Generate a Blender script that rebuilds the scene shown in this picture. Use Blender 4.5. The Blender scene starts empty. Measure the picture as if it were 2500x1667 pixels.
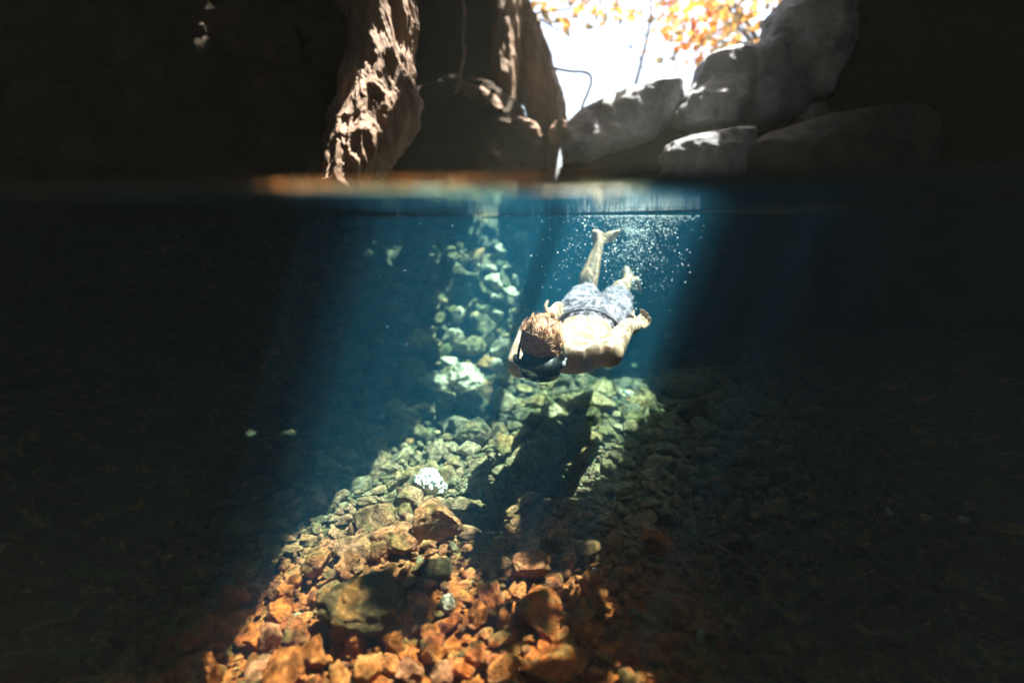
import bpy, bmesh, math, random
import numpy as np
from mathutils import Vector, Matrix, Euler
R = math.radians
rng = np.random.default_rng(7)
random.seed(7)
sc = bpy.context.scene
COL = sc.collection

# ------------------------------------------------------------------ camera
PITCH, ROLL, FPX = R(13.4), R(1.39), 1250.0
CAM = np.array([0.0, 0.0, -0.024])
cam_d = bpy.data.cameras.new('camera')
cam = bpy.data.objects.new('camera', cam_d); COL.objects.link(cam)
cam_d.sensor_width = 36; cam_d.lens = 18; cam_d.clip_start = 0.02; cam_d.clip_end = 400
fwd = np.array([0, math.cos(PITCH), -math.sin(PITCH)])
up0 = np.array([0, math.sin(PITCH), math.cos(PITCH)])
rt0 = np.array([1.0, 0, 0])
right = rt0*math.cos(ROLL) - up0*math.sin(ROLL)
up = rt0*math.sin(ROLL) + up0*math.cos(ROLL)
cam.matrix_world = Matrix(((right[0], up[0], -fwd[0], CAM[0]),
                           (right[1], up[1], -fwd[1], CAM[1]),
                           (right[2], up[2], -fwd[2], CAM[2]), (0, 0, 0, 1)))
cam_d.dof.use_dof = True
cam_d.dof.focus_distance = 2.1
cam_d.dof.aperture_fstop = .72
sc.camera = cam

def at(px, py, Y):
    """the point at forward distance Y that the photograph shows at pixel px, py"""
    d = fwd + (px-1250)/FPX*right + (833.5-py)/FPX*up
    return CAM + d*(Y/d[1])

# ------------------------------------------------------------------ light
SX, SY = 0.35, 0.10                      # where the sun stands: (SX, SY, 1)
sdir = Vector((SX, SY, 1)).normalized()
sun_d = bpy.data.lights.new('sun', 'SUN'); sun_d.energy = 5.0; sun_d.angle = R(0.5); sun_d.color = (1, .95, .86)
sun = bpy.data.objects.new('sun', sun_d); COL.objects.link(sun)
sun.rotation_euler = sdir.to_track_quat('Z', 'Y').to_euler()
sun.location = sdir*20
world = bpy.data.worlds.new('World'); sc.world = world; world.use_nodes = True
wn = world.node_tree; wn.nodes.clear()
sky = wn.nodes.new('ShaderNodeTexSky'); sky.sky_type = 'NISHITA'; sky.sun_disc = False
sky.sun_elevation = math.asin(sdir.z); sky.sun_rotation = math.atan2(SX, SY); sky.dust_density = 6
bg = wn.nodes.new('ShaderNodeBackground'); bg.inputs[1].default_value = 0.10
wo = wn.nodes.new('ShaderNodeOutputWorld')
wn.links.new(sky.outputs[0], bg.inputs[0]); wn.links.new(bg.outputs[0], wo.inputs[0])
sc.view_settings.view_transform = 'Standard'; sc.view_settings.look = 'None'
sc.view_settings.exposure = 2.6; sc.view_settings.gamma = 1
cy = sc.cycles
cy.use_denoising = True
cy.max_bounces = 6; cy.diffuse_bounces = 2; cy.glossy_bounces = 3; cy.transmission_bounces = 4
cy.volume_bounces = 0; cy.transparent_max_bounces = 16
cy.caustics_reflective = False; cy.caustics_refractive = False
cy.sample_clamp_indirect = 4

# ------------------------------------------------------------------ numeric noise
def _hash(ix, iy, iz, seed):
    h = (ix.astype(np.int64)*374761393 + iy.astype(np.int64)*668265263 + iz.astype(np.int64)*2147483647 + seed*974634777) & 0xffffffff
    h = ((h ^ (h >> 13))*1274126177) & 0xffffffff
    return ((h ^ (h >> 16)) & 0xffff)/65535.0
def noise(p, seed=0):
    """value noise of an (n,3) array, -1..1"""
    i = np.floor(p); f = p-i; f = f*f*f*(f*(f*6-15)+10)
    i = i.astype(np.int64); r = 0
    for dx in (0, 1):
        wx = f[:, 0] if dx else 1-f[:, 0]
        for dy in (0, 1):
            wy = f[:, 1] if dy else 1-f[:, 1]
            for dz in (0, 1):
                wz = f[:, 2] if dz else 1-f[:, 2]
                r = r + wx*wy*wz*_hash(i[:, 0]+dx, i[:, 1]+dy, i[:, 2]+dz, seed)
    return r*2-1
def fbm(p, oct=4, seed=0, ridged=False, gain=.5):
    a, s, r = 1.0, 0.0, 0
    p = np.array(p, float)
    for k in range(oct):
        n = noise(p, seed+k*17)
        if ridged: n = 1-2*np.abs(n)
        r = r + a*n; s += a; a *= gain; p = p*2.03+11.7
    return r/s
def sstep(a, b, x): t = np.clip((x-a)/(b-a), 0, 1); return t*t*(3-2*t)

# ------------------------------------------------------------------ mesh and object helpers
def mesh_np(name, V, F, mat=None, smooth=True, attr=None):
    V = np.asarray(V, np.float32); F = np.asarray(F, np.int32); k = F.shape[1]
    me = bpy.data.meshes.new(name)
    me.vertices.add(len(V)); me.vertices.foreach_set('co', V.ravel())
    me.loops.add(F.size); me.loops.foreach_set('vertex_index', F.ravel())
    me.polygons.add(len(F)); me.polygons.foreach_set('loop_start', np.arange(0, F.size, k, dtype=np.int32))
    me.update(calc_edges=True)
    me.polygons.foreach_set('use_smooth', np.full(len(F), smooth))
    if mat: me.materials.append(mat)
    return me
def link(name, data, parent=None, loc=None, rot=None, scale=None):
    o = bpy.data.objects.new(name, data); COL.objects.link(o)
    if parent: o.parent = parent
    if loc is not None: o.location = loc
    if rot is not None: o.rotation_euler = rot
    if scale is not None: o.scale = scale
    return o
def tag(o, label=None, cat=None, group=None, kind=None):
    if label: o['label'] = label
    if cat: o['category'] = cat
    if group: o['group'] = group
    if kind: o['kind'] = kind
    return o
_ico = {}
def ico(n):
    if n not in _ico:
        bm = bmesh.new(); bmesh.ops.create_icosphere(bm, subdivisions=n, radius=1)
        bm.verts.ensure_lookup_table()
        _ico[n] = (np.array([v.co[:] for v in bm.verts]), np.array([[v.index for v in f.verts] for f in bm.faces])); bm.free()
    return _ico[n]
class Acc:
    def __init__(s): s.V, s.F, s.n = [], [], 0
    def add(s, V, F):
        V = np.asarray(V, float); F = np.asarray(F)
        if F.shape[1] == 4: F = np.concatenate([F[:, [0, 1, 2]], F[:, [0, 2, 3]]])
        s.V.append(V); s.F.append(F+s.n); s.n += len(V)
    def get(s): return np.concatenate(s.V), np.concatenate(s.F)
    def build(s, name, mat, parent=None, smooth=True):
        V, F = s.get(); return link(name, mesh_np(name, V, F, mat, smooth), parent)
def nrm(v): v = np.asarray(v, float); return v/np.linalg.norm(v)
def tube(acc, pts, rad, sides=8, rough=0, seed=0):
    pts = np.asarray(pts, float); n = len(pts)
    rad = np.full(n, rad) if np.isscalar(rad) else np.asarray(rad, float)
    T = np.gradient(pts, axis=0); T /= np.linalg.norm(T, axis=1)[:, None]+1e-9
    ref = np.array([0, 0, 1.]) if abs(T[0][2]) < .9 else np.array([1., 0, 0])
    V = []
    u = nrm(np.cross(ref, T[0]))
    for i in range(n):
        u = nrm(u - T[i]*np.dot(u, T[i])); w = np.cross(T[i], u)
        a = np.arange(sides)*2*math.pi/sides
        ring = pts[i] + rad[i]*(np.cos(a)[:, None]*u + np.sin(a)[:, None]*w)
        V.append(ring)
    V = np.concatenate(V)
    if rough: V = V + noise(V*(3/rad.max()), seed)[:, None]*rough*rad.max()*.5
    F = []
    for i in range(n-1):
        for j in range(sides):
            a, b = i*sides+j, i*sides+(j+1) % sides
            F.append([a, b, b+sides, a+sides])
    V = np.concatenate([V, [pts[0]], [pts[-1]]]); c0, c1 = len(V)-2, len(V)-1
    F3 = [[F_[0], F_[1], F_[2]] for F_ in F]+[[F_[0], F_[2], F_[3]] for F_ in F]
    for j in range(sides):
        F3.append([c0, (j+1) % sides, j]); F3.append([c1, (n-1)*sides+j, (n-1)*sides+(j+1) % sides])
    acc.add(V, np.array(F3))
def spline(P, n=20):
    P = np.asarray(P, float); m = len(P)
    Q = np.concatenate([[2*P[0]-P[1]], P, [2*P[-1]-P[-2]]]); out = []
    for i in range(m-1):
        p0, p1, p2, p3 = Q[i:i+4]
        for t in np.linspace(0, 1, n, endpoint=(i == m-2)):
            out.append(.5*((2*p1)+(-p0+p2)*t+(2*p0-5*p1+4*p2-p3)*t*t+(-p0+3*p1-3*p2+p3)*t**3))
    return np.array(out)

# ------------------------------------------------------------------ materials
class NT:
    def __init__(s, name):
        s.m = bpy.data.materials.new(name); s.m.use_nodes = True; s.t = s.m.node_tree; s.t.nodes.clear()
        s.out = s.n('OutputMaterial')
    def n(s, typ, **kw):
        nd = s.t.nodes.new('ShaderNode'+typ)
        for k, v in kw.items(): setattr(nd, k, v)
        return nd
    def l(s, a, b): s.t.links.new(a, b)
    def set(s, nd, **kw):
        for k, v in kw.items():
            k = k.replace('_', ' ')
            if hasattr(v, 'is_output'): s.l(v, nd.inputs[k])
            else: nd.inputs[k].default_value = v
        return nd
    def pos(s): return s.n('NewGeometry').outputs['Position']
    def obj(s): return s.n('TexCoord').outputs['Object']
    def noise(s, vec, scale, detail=5, rough=.55, dist=0):
        nd = s.n('TexNoise'); s.l(vec, nd.inputs['Vector'])
        nd.inputs['Scale'].default_value = scale; nd.inputs['Detail'].default_value = detail
        nd.inputs['Roughness'].default_value = rough; nd.inputs['Distortion'].default_value = dist
        return nd.outputs['Fac']
    def math(s, op, a, b=None, clamp=False):
        nd = s.n('Math', operation=op); nd.use_clamp = clamp
        for i, x in enumerate((a, b)):
            if x is None: continue
            if hasattr(x, 'is_output'): s.l(x, nd.inputs[i])
            else: nd.inputs[i].default_value = x
        return nd.outputs[0]
    def ramp(s, fac, stops, interp='LINEAR'):
        nd = s.n('ValToRGB'); s.l(fac, nd.inputs[0]); e = nd.color_ramp.elements; nd.color_ramp.interpolation = interp
        while len(e) > 1: e.remove(e[-1])
        for i, (p, c) in enumerate(stops):
            x = e[0] if i == 0 else e.new(p)
            x.position = p; x.color = (c[0], c[1], c[2], 1) if not np.isscalar(c) else (c, c, c, 1)
        return nd.outputs[0]
    def mix(s, fac, a, b, mode='MIX'):
        nd = s.n('Mix', data_type='RGBA', blend_type=mode)
        for i, x in ((0, fac), (6, a), (7, b)):
            if hasattr(x, 'is_output'): s.l(x, nd.inputs[i])
            else: nd.inputs[i].default_value = x if np.isscalar(x) else (*x, 1)
        return nd.outputs[2]
    def maprange(s, v, a, b, c=0., d=1.):
        nd = s.n('MapRange'); s.l(v, nd.inputs[0])
        for i, x in enumerate((a, b, c, d)): nd.inputs[i+1].default_value = x
        return nd.outputs[0]
    def bump(s, h, strength=.5, dist=.01, nrm=None):
        nd = s.n('Bump'); s.l(h, nd.inputs['Height']); nd.inputs['Strength'].default_value = strength
        nd.inputs['Distance'].default_value = dist
        if nrm: s.l(nrm, nd.inputs['Normal'])
        return nd.outputs[0]
    def principled(s, col, rough=.8, normal=None, spec=.3, **kw):
        b = s.n('BsdfPrincipled')
        if hasattr(col, 'is_output'): s.l(col, b.inputs['Base Color'])
        else: b.inputs['Base Color'].default_value = (*col, 1)
        if hasattr(rough, 'is_output'): s.l(rough, b.inputs['Roughness'])
        else: b.inputs['Roughness'].default_value = rough
        b.inputs['Specular IOR Level'].default_value = spec
        if normal: s.l(normal, b.inputs['Normal'])
        for k, v in kw.items(): b.inputs[k.replace('_', ' ')].default_value = v
        s.l(b.outputs[0], s.out.inputs['Surface']); return s.m

def mat_rock(name, stops, scale=3, bump=.8, bdist=.02, rough=.85, spec=.2, vert=False):
    s = NT(name); p = s.pos()
    if vert:
        mp = s.n('Mapping'); s.l(p, mp.inputs[0]); mp.inputs['Scale'].default_value = (1, 1, .3); p = mp.outputs[0]
    f = s.noise(p, scale, 8, .62, .6); c = s.ramp(f, stops)
    f2 = s.noise(p, scale*6, 6, .7); c = s.mix(.55, c, s.ramp(f2, [(.3, .35), (.7, 1.0)]), 'MULTIPLY')
    h = s.math('ADD', s.noise(p, scale*4, 8, .7, .8), s.math('MULTIPLY', f2, .5))
    return s.principled(c, rough, s.bump(h, bump, bdist), spec)

M = {}
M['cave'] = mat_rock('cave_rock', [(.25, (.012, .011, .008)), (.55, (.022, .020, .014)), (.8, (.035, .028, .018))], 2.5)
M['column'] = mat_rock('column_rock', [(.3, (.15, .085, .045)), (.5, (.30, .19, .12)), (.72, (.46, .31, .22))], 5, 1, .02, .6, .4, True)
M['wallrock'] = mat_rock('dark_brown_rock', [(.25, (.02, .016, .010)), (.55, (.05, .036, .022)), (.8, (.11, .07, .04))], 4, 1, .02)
M['slab'] = mat_rock('dark_slab_rock', [(.25, (.08, .08, .075)), (.5, (.18, .175, .16)), (.7, (.30, .24, .15))], 3, 1, .05)
M['boulder'] = mat_rock('boulder_rock', [(.25, (.20, .215, .235)), (.5, (.50, .52, .55)), (.66, (.68, .68, .69)), (.8, (.50, .40, .26))], 2.6, 1, .06)
M['moss'] = mat_rock('mossy_rock', [(.3, (.03, .028, .012)), (.55, (.13, .085, .035)), (.72, (.34, .15, .045))], 9, 1, .03)

def mat_pebble():
    s = NT('pebble_stone'); p = s.pos()
    rnd = s.math('FRACT', s.math('ADD', s.n('NewGeometry').outputs['Random Per Island'],
                 s.math('MULTIPLY', s.n('ObjectInfo').outputs['Random'], 7.31)))
    base = s.ramp(rnd, [(0, (.16, .14, .08)), (.14, (.28, .22, .10)), (.28, (.12, .11, .07)), (.42, (.42, .29, .12)),
                        (.55, (.23, .20, .12)), (.68, (.54, .40, .20)), (.8, (.19, .17, .06)), (.9, (.50, .26, .08)), (.97, (.60, .48, .30))], 'CONSTANT')
    rnd2 = s.math('FRACT', s.math('MULTIPLY', rnd, 13.7))
    orange = s.ramp(rnd2, [(0, (.62, .13, .016)), (.25, (.40, .08, .012)), (.5, (.70, .20, .04)), (.7, (.30, .09, .02)), (.85, (.64, .15, .02)), (.96, (.34, .26, .14))], 'CONSTANT')
    pk = s.ramp(rnd2, [(0, (.50, .33, .19)), (.3, (.42, .30, .17)), (.6, (.52, .30, .17)), (.85, (.30, .26, .15))], 'CONSTANT')
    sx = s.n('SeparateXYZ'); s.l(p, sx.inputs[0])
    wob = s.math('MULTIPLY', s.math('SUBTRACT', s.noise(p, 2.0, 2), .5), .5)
    yy = s.math('ADD', sx.outputs['Y'], wob)
    c = s.mix(s.maprange(yy, 2.9, 1.95), base, pk)
    c = s.mix(s.maprange(yy, 2.1, 1.4), c, orange)  # orange with nearness: iron tint plus water's loss of red light, painted in
    shade_r = s.math('ADD', s.math('SUBTRACT', sx.outputs['X'], s.math('MULTIPLY', sx.outputs['Y'], .22)), wob)
    c = s.mix(s.maprange(shade_r, .12, .42, 0., .85), c, (.03, .03, .018))  # shade on the right side of the bed, painted into the stone colour
    shade_l = s.math('ADD', s.math('MULTIPLY', sx.outputs['X'], -1), s.math('MULTIPLY', wob, .6))
    c = s.mix(s.maprange(shade_l, .9, 1.1, 0., .8), c, (.03, .03, .018))  # same painted shade for the bed at the far left
    mott = s.noise(p, 38, 6, .7)
    c = s.mix(.75, c, s.ramp(mott, [(.34, (.24, .22, .18)), (.5, (.80, .77, .70)), (.64, (1.3, 1.25, 1.15))]), 'MULTIPLY')
    # algae film and ochre crust in patches
    c = s.mix(s.math('MULTIPLY', s.ramp(s.noise(p, 9, 4, .6), [(.5, 0.), (.62, 1.)]), .55), c, (.10, .13, .03))
    c = s.mix(s.math('MULTIPLY', s.ramp(s.noise(p, 14, 5, .6, 1), [(.56, 0.), (.66, 1.)]), .6), c, (.42, .24, .07))
    pit = s.ramp(s.noise(p, 95, 3, .6), [(.3, 0.), (.42, 1.)])
    c = s.mix(.6, c, pit, 'MULTIPLY')
    h = s.math('ADD', s.math('MULTIPLY', s.noise(p, 22, 8, .68, .8), 1.3), s.math('MULTIPLY', pit, .12))
    return s.principled(c, .55, s.bump(h, 1., .035), .4)
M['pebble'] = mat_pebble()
def mat_white(name, col):
    s = NT(name); p = s.pos()
    c = s.mix(.5, col, s.ramp(s.noise(p, 40, 5, .6), [(.35, .55), (.6, 1.)]), 'MULTIPLY')
    return s.principled(c, .6, s.bump(s.noise(p, 60, 6, .6), .6, .006), .3)
M['mossrust'] = mat_rock('moss_over_rust', [(.3, (.06, .035, .012)), (.5, (.16, .09, .03)), (.62, (.5, .2, .05))], 11, 1, .04)
M['white'] = mat_white('bleached_coral', (.88, .88, .84))
M['palestone'] = mat_white('pale_stone', (.48, .40, .27))
M['orange'] = mat_rock('rusty_rock', [(.3, (.22, .055, .01)), (.5, (.66, .17, .03)), (.7, (.84, .34, .10))], 12, 1, .03)
M['rose'] = mat_rock('rose_rock', [(.3, (.16, .045, .02)), (.5, (.46, .15, .06)), (.7, (.70, .32, .14))], 14, 1, .015)

# ------------------------------------------------------------------ where the sun reaches: holes shaped into the unseen roof, in coordinates of the water plane
LEFT = np.array([[.9, -.92], [1.2, -.88], [1.4, -.83], [1.8, -.90], [2.2, -.78], [2.77, -.62], [3.36, -.56], [4.3, -.86], [5.3, -.95], [6.2, -.95]])
RIGHT = np.array([[.9, -.02], [1.3, -.08], [1.5, -.22], [1.78, -.22], [1.83, .10], [2.0, .19], [2.15, .25], [2.28, .38], [2.4, .50], [2.6, .55], [2.8, .68], [3.1, .86], [3.5, .96], [4.3, 1.02], [6.2, 1.0]])
def sunlit(xp, yp):
    xf, yf = xp-SX*1.25, yp-SY*1.25
    q = np.stack([xp*4, yp*4, xp*0+3.3], 1); q2 = np.stack([xp*11, yp*11, xp*0+1.3], 1)
    w = fbm(q, 3, 5)*.13
    l = np.interp(yf, LEFT[:, 0], LEFT[:, 1]); r = np.interp(yf, RIGHT[:, 0], RIGHT[:, 1])
    main = (xf > l+w*.5) & (xf < r+w) & (yp > 1.19+w*.3) & (yp < 4.85)
    # roof patches kept closed to add dark columns and shaded spots
    main &= ~((xp > .072*yp) & (xp < .112*yp+.02*np.sin(yp*5)) & (yp > 2.95))
    main &= ~(((xf+.44)/.17)**2+((yf-1.42)/.13)**2 < 1+w*4)
    main &= ~(((xf+.42)/.20)**2+((yf-3.1)/.11)**2 < 1+w*4)
    n2 = fbm(q2, 2, 9)
    main &= ~((xf > -.02) & (yf > 1.6) & (yf < 2.03+w*.3))  # roof kept closed here to widen the shadow under the swimmer
    main &= ~((n2 > .16) & (yf > 3.75) & (xf < .25))
    dap = (xf > -.12) & (xf < .36+.2*w) & (yf > 1.0) & (yf < 1.78) & (yp > 1.27) & (n2 > .34)
    col = (xp > -1.13) & (xp < -.86) & (yp > 2.93) & (yp < 3.5) & (n2 > -.28)  # extra holes so sun lands on the rock tongues and left pillar
    rock2 = (xp > -1.2) & (xp < -.3) & (yp > 4.6) & (yp < 5.7) & (n2 > .12)
    spots = (xp > -2.5) & (xp < -1.7) & (yp > 3.10) & (yp < 3.3) & (noise(np.stack([xp*26, yp*26, xp*0+7.7], 1), 13) > .52) & (xp < -1.9)
    # added roof holes: one sunlights haze at the camera, one brightens the boulders
    veil_hole = (np.abs(xp) < 1.3+w) & (yp > -.9) & (yp < .48)
    boulder_hole = (xp > .75) & (xp < 2.6) & (yp > 4.95+w)
    # small holes added to the roof to drop single flecks of sun
    for (a, b, rx, ry) in ((.43, 1.59, .10, .06), (.37, 1.39, .05, .04), (.62, 1.66, .05, .025)):
        dap |= (((xp-a)/rx)**2+((yp-b)/ry)**2 < 1+w*6) & (n2 < .38)
    return main | dap | veil_hole | boulder_hole | col | rock2 | spots

def build_roof():
    Z0, Z1, c = 2.45, 2.75, .045
    xs = np.arange(-6.5, 7.5, c); ys = np.arange(-3.2, 5.9, c)
    X, Y = np.meshgrid(xs, ys, indexing='ij'); nx, ny = X.shape
    cx, cy_ = (X[:-1, :-1]+c/2).ravel(), (Y[:-1, :-1]+c/2).ravel()
    keep = ~sunlit(cx, cy_).reshape(nx-1, ny-1)
    fl = np.stack([X.ravel(), Y.ravel()], 1)
    nb = fbm(np.stack([fl[:, 0]*1.2, fl[:, 1]*1.2, fl[:, 0]*0], 1), 4, 3)
    zb = Z0 + .12*nb; zt = Z1 + .2*nb + 3.2*sstep(4.2, 3.8, fl[:, 1])  # roof thickened along the sun direction to shut out skylight
    Vb = np.stack([fl[:, 0]+SX*zb, fl[:, 1]+SY*zb, zb], 1); Vt = np.stack([fl[:, 0]+SX*zt, fl[:, 1]+SY*zt, zt], 1)
    V = np.concatenate([Vb, Vt]); N = nx*ny
    I = np.arange(N).reshape(nx, ny)
    a, b, c_, d = I[:-1, :-1][keep], I[1:, :-1][keep], I[1:, 1:][keep], I[:-1, 1:][keep]
    F = [np.stack([a, d, c_, b], 1), np.stack([a, b, c_, d], 1)+N]
    K = np.pad(keep, 1)
    for (sh, e0, e1) in (((-1, 0), (0, 0), (0, 1)), ((1, 0), (1, 1), (1, 0)), ((0, -1), (1, 0), (0, 0)), ((0, 1), (0, 1), (1, 1))):
        nbk = K[1+sh[0]:K.shape[0]-1+sh[0], 1+sh[1]:K.shape[1]-1+sh[1]]
        i, j = np.nonzero(keep & ~nbk)
        p, q = I[i+e0[0], j+e0[1]], I[i+e1[0], j+e1[1]]
        F.append(np.stack([p, q, q+N, p+N], 1))
    me = mesh_np('cave_roof_sun_mask', V, np.concatenate(F), M['cave'], False)
    return tag(link('cave_roof_sun_mask', me), kind='structure')
build_roof()

# ------------------------------------------------------------------ lake bed
def bed_z(x, y):
    x = np.atleast_1d(np.asarray(x, float)); y = np.atleast_1d(np.asarray(y, float))
    q = np.stack([x, y, x*0], 1)
    z = -1.27 + .05*fbm(q*1.6, 3, 21)
    # the left bank rises towards the back, the right side falls away
    back = sstep(3.25, 5.0, y)*sstep(.38, -.2, x)
    z = z + back*1.08
    z = z - .45*sstep(3.6, 5.0, y)*sstep(.2, 1.0, x)
    z = z + .5*sstep(-1.2, -2.6, x) + .4*sstep(1.6, 3.4, x)
    z = z + .06*np.exp(-((x+.45)**2/.12+(y-1.6)**2/.08))
    return z
def build_bed():
    xs = np.linspace(-4.5, 5, 380); ys = np.linspace(-.3, 7.2, 320)
    X, Y = np.meshgrid(xs, ys, indexing='ij'); nx, ny = X.shape
    x, y = X.ravel(), Y.ravel()
    z = bed_z(x, y) - .01 + .02*fbm(np.stack([x*9, y*9, x*0], 1), 4, 31)
    I = np.arange(nx*ny).reshape(nx, ny)
    F = np.stack([I[:-1, :-1], I[1:, :-1], I[1:, 1:], I[:-1, 1:]], -1).reshape(-1, 4)
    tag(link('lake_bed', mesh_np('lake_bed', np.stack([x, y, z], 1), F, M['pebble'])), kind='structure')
build_bed()

def sheet(name, p00, p10, p11, p01, nu, nv, amp, freq, mat, seed=0, ridged=True):
    """a thick, rough wall of rock spanned between four corners"""
    p00, p10, p11, p01 = map(np.array, (p00, p10, p11, p01))
    n = nrm(np.cross(p10-p00, p01-p00))
    u = np.linspace(0, 1, nu)[:, None, None]; v = np.linspace(0, 1, nv)[None, :, None]
    P = ((1-u)*(1-v)*p00+u*(1-v)*p10+u*v*p11+(1-u)*v*p01).reshape(-1, 3)
    d = fbm(P*freq, 5, seed, ridged)
    Vf = P + n*(d*amp)[:, None]; Vb = P - n*.5
    I = np.arange(nu*nv).reshape(nu, nv); N = nu*nv
    F = [np.stack([I[:-1, :-1], I[1:, :-1], I[1:, 1:], I[:-1, 1:]], -1).reshape(-1, 4)]
    F.append(F[0][:, ::-1]+N)
    for e in (I[0, ::-1], I[-1], I[:, 0], I[::-1, -1]):
        F.append(np.stack([e[:-1], e[1:], e[1:]+N, e[:-1]+N], 1)[:, ::-1])
    o = link(name, mesh_np(name, np.concatenate([Vf, Vb]), np.concatenate(F), mat))
    return tag(o, kind='structure')
# far wall: left of the sky gap it closes the cave, under water it closes the pool
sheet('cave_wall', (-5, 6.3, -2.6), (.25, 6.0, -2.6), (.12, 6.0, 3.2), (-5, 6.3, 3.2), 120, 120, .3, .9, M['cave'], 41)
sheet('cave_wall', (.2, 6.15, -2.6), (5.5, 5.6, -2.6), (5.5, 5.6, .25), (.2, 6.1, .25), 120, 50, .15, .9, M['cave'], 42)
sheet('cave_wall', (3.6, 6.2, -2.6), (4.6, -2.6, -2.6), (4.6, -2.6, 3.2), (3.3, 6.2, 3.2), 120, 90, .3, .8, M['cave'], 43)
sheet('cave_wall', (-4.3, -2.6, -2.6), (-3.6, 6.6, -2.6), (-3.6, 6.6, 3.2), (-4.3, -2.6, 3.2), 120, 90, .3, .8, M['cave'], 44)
sheet('cave_wall', (4.8, -2.6, -2.6), (-4.8, -2.6, -2.6), (-4.8, -2.6, 2.0), (4.8, -2.6, 2.0), 60, 40, .2, .8, M['cave'], 45)  # unseen wall behind the camera, kept low to let fill light in

# ------------------------------------------------------------------ water
def build_water():
    s = NT('water_volume')
    v = s.n('VolumePrincipled')
    sct = s.n('VolumeScatter'); sct.inputs['Color'].default_value = (.01, .40, .80, 1); sct.inputs['Density'].default_value = .066
    sct.inputs['Anisotropy'].default_value = .15
    ab = s.n('VolumeAbsorption'); ab.inputs['Color'].default_value = (.33, .85, .88, 1); ab.inputs['Density'].default_value = .32
    add = s.n('AddShader'); s.t.nodes.remove(v)
    s.l(sct.outputs[0], add.inputs[0]); s.l(ab.outputs[0], add.inputs[1]); s.l(add.outputs[0], s.out.inputs['Volume'])
    bm = bmesh.new(); bmesh.ops.create_cube(bm, size=1)
    me = bpy.data.meshes.new('water'); x0, x1, y0, y1, z0, z1 = -4.2, 4.4, .50, 6.6, -2.4, -.006
    for vv in bm.verts:
        vv.co = ((x0+x1)/2+vv.co.x*(x1-x0), (y0+y1)/2+vv.co.y*(y1-y0), (z0+z1)/2+vv.co.z*(z1-z0))
    bm.to_mesh(me); bm.free(); me.materials.append(s.m)
    tag(link('water', me), kind='structure')
    # the surface: a thin rippled sheet that climbs a little where it meets the lens port
    s = NT('water_skin'); p = s.pos()
    wv = s.n('VectorMath', operation='ADD'); nz = s.n('TexNoise'); s.l(p, nz.inputs['Vector']); nz.inputs['Scale'].default_value = 5; nz.inputs['Detail'].default_value = 3
    sc_ = s.n('VectorMath', operation='SCALE'); s.l(nz.outputs['Color'], sc_.inputs[0]); sc_.inputs['Scale'].default_value = .16
    s.l(p, wv.inputs[0]); s.l(sc_.outputs[0], wv.inputs[1])
    def lines(scale, lo, hi):
        vo = s.n('TexVoronoi', feature='DISTANCE_TO_EDGE'); s.l(wv.outputs[0], vo.inputs['Vector']); vo.inputs['Scale'].default_value = scale
        return s.ramp(vo.outputs['Distance'], [(lo, 1.), (hi, 0.)], 'EASE')
    caustic_net = s.math('ADD', s.math('MULTIPLY', lines(8, 0, .10), .6), s.math('MULTIPLY', lines(17, 0, .13), .45))
    br = s.math('ADD', caustic_net, s.math('MULTIPLY', s.noise(p, 5, 3), .42))
    val = s.ramp(br, [(.12, (.24, .24, .24)), (.62, (1, 1, 1))])  # painted caustics: the surface tint patterns sunlight entering the water
    tr = s.n('BsdfTransparent'); s.l(val, tr.inputs[0])
    gl = s.n('BsdfGlossy'); gl.inputs['Roughness'].default_value = .015; gl.inputs[0].default_value = (1, 1, 1, 1)
    nb = s.bump(s.noise(p, 9, 3, .5), .12, .02)
    s.l(nb, gl.inputs['Normal'])
    fr = s.n('Fresnel'); fr.inputs[0].default_value = 1.333; s.l(nb, fr.inputs['Normal'])
    mx = s.n('MixShader'); s.l(fr.outputs[0], mx.inputs[0]); s.l(tr.outputs[0], mx.inputs[1]); s.l(gl.outputs[0], mx.inputs[2])
    s.l(mx.outputs[0], s.out.inputs['Surface'])
    ys = np.concatenate([.50+np.linspace(0, 1, 40)**1.6*.16, np.linspace(.67, 6.6, 500)]); xs = np.linspace(-4.2, 4.4, 420)
    X, Y = np.meshgrid(xs, ys, indexing='ij'); x, y = X.ravel(), Y.ravel()
    z = .016*np.exp(-(y-.5)/.025) + .0020*fbm(np.stack([x*2.2, y*2.2, x*0], 1), 3, 51)*sstep(.5, 1.2, y)
    z = z + .0012*np.sin(x*9+.6)*np.exp(-(y-.5)/.05)
    I = np.arange(len(z)).reshape(X.shape)
    F = np.stack([I[:-1, :-1], I[1:, :-1], I[1:, 1:], I[:-1, 1:]], -1).reshape(-1, 4)
    tag(link('water_surface', mesh_np('water_surface', np.stack([x, y, z], 1), F, s.m)), kind='structure')
build_water()

# ------------------------------------------------------------------ stones
def stone_verts(sub, seed, facets=7, rough=.12, box=.0):
    """a worn, facetted stone of about unit radius"""
    r_ = np.random.default_rng(seed); V, F = ico(sub); P = V.copy()
    if box: P = np.sign(P)*np.abs(P)**(1-box)
    for k in range(facets):
        n = nrm(r_.normal(size=3)); d = r_.uniform(.48, .84)
        e = P@n-d; P = P - np.where(e > 0, e*.96, 0)[:, None]*n
    P = P*(1+rough*fbm(V*1.5+seed*3.1, 3, seed)+rough*.35*fbm(V*5+seed, 3, seed+5))[:, None]
    return P, F
def rotm(r_): 
    q = nrm(r_.normal(size=4)); w, x, y, z = q
    return np.array([[1-2*(y*y+z*z), 2*(x*y-z*w), 2*(x*z+y*w)], [2*(x*y+z*w), 1-2*(x*x+z*z), 2*(y*z-x*w)], [2*(x*z-y*w), 2*(y*z+x*w), 1-2*(x*x+y*y)]])
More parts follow.
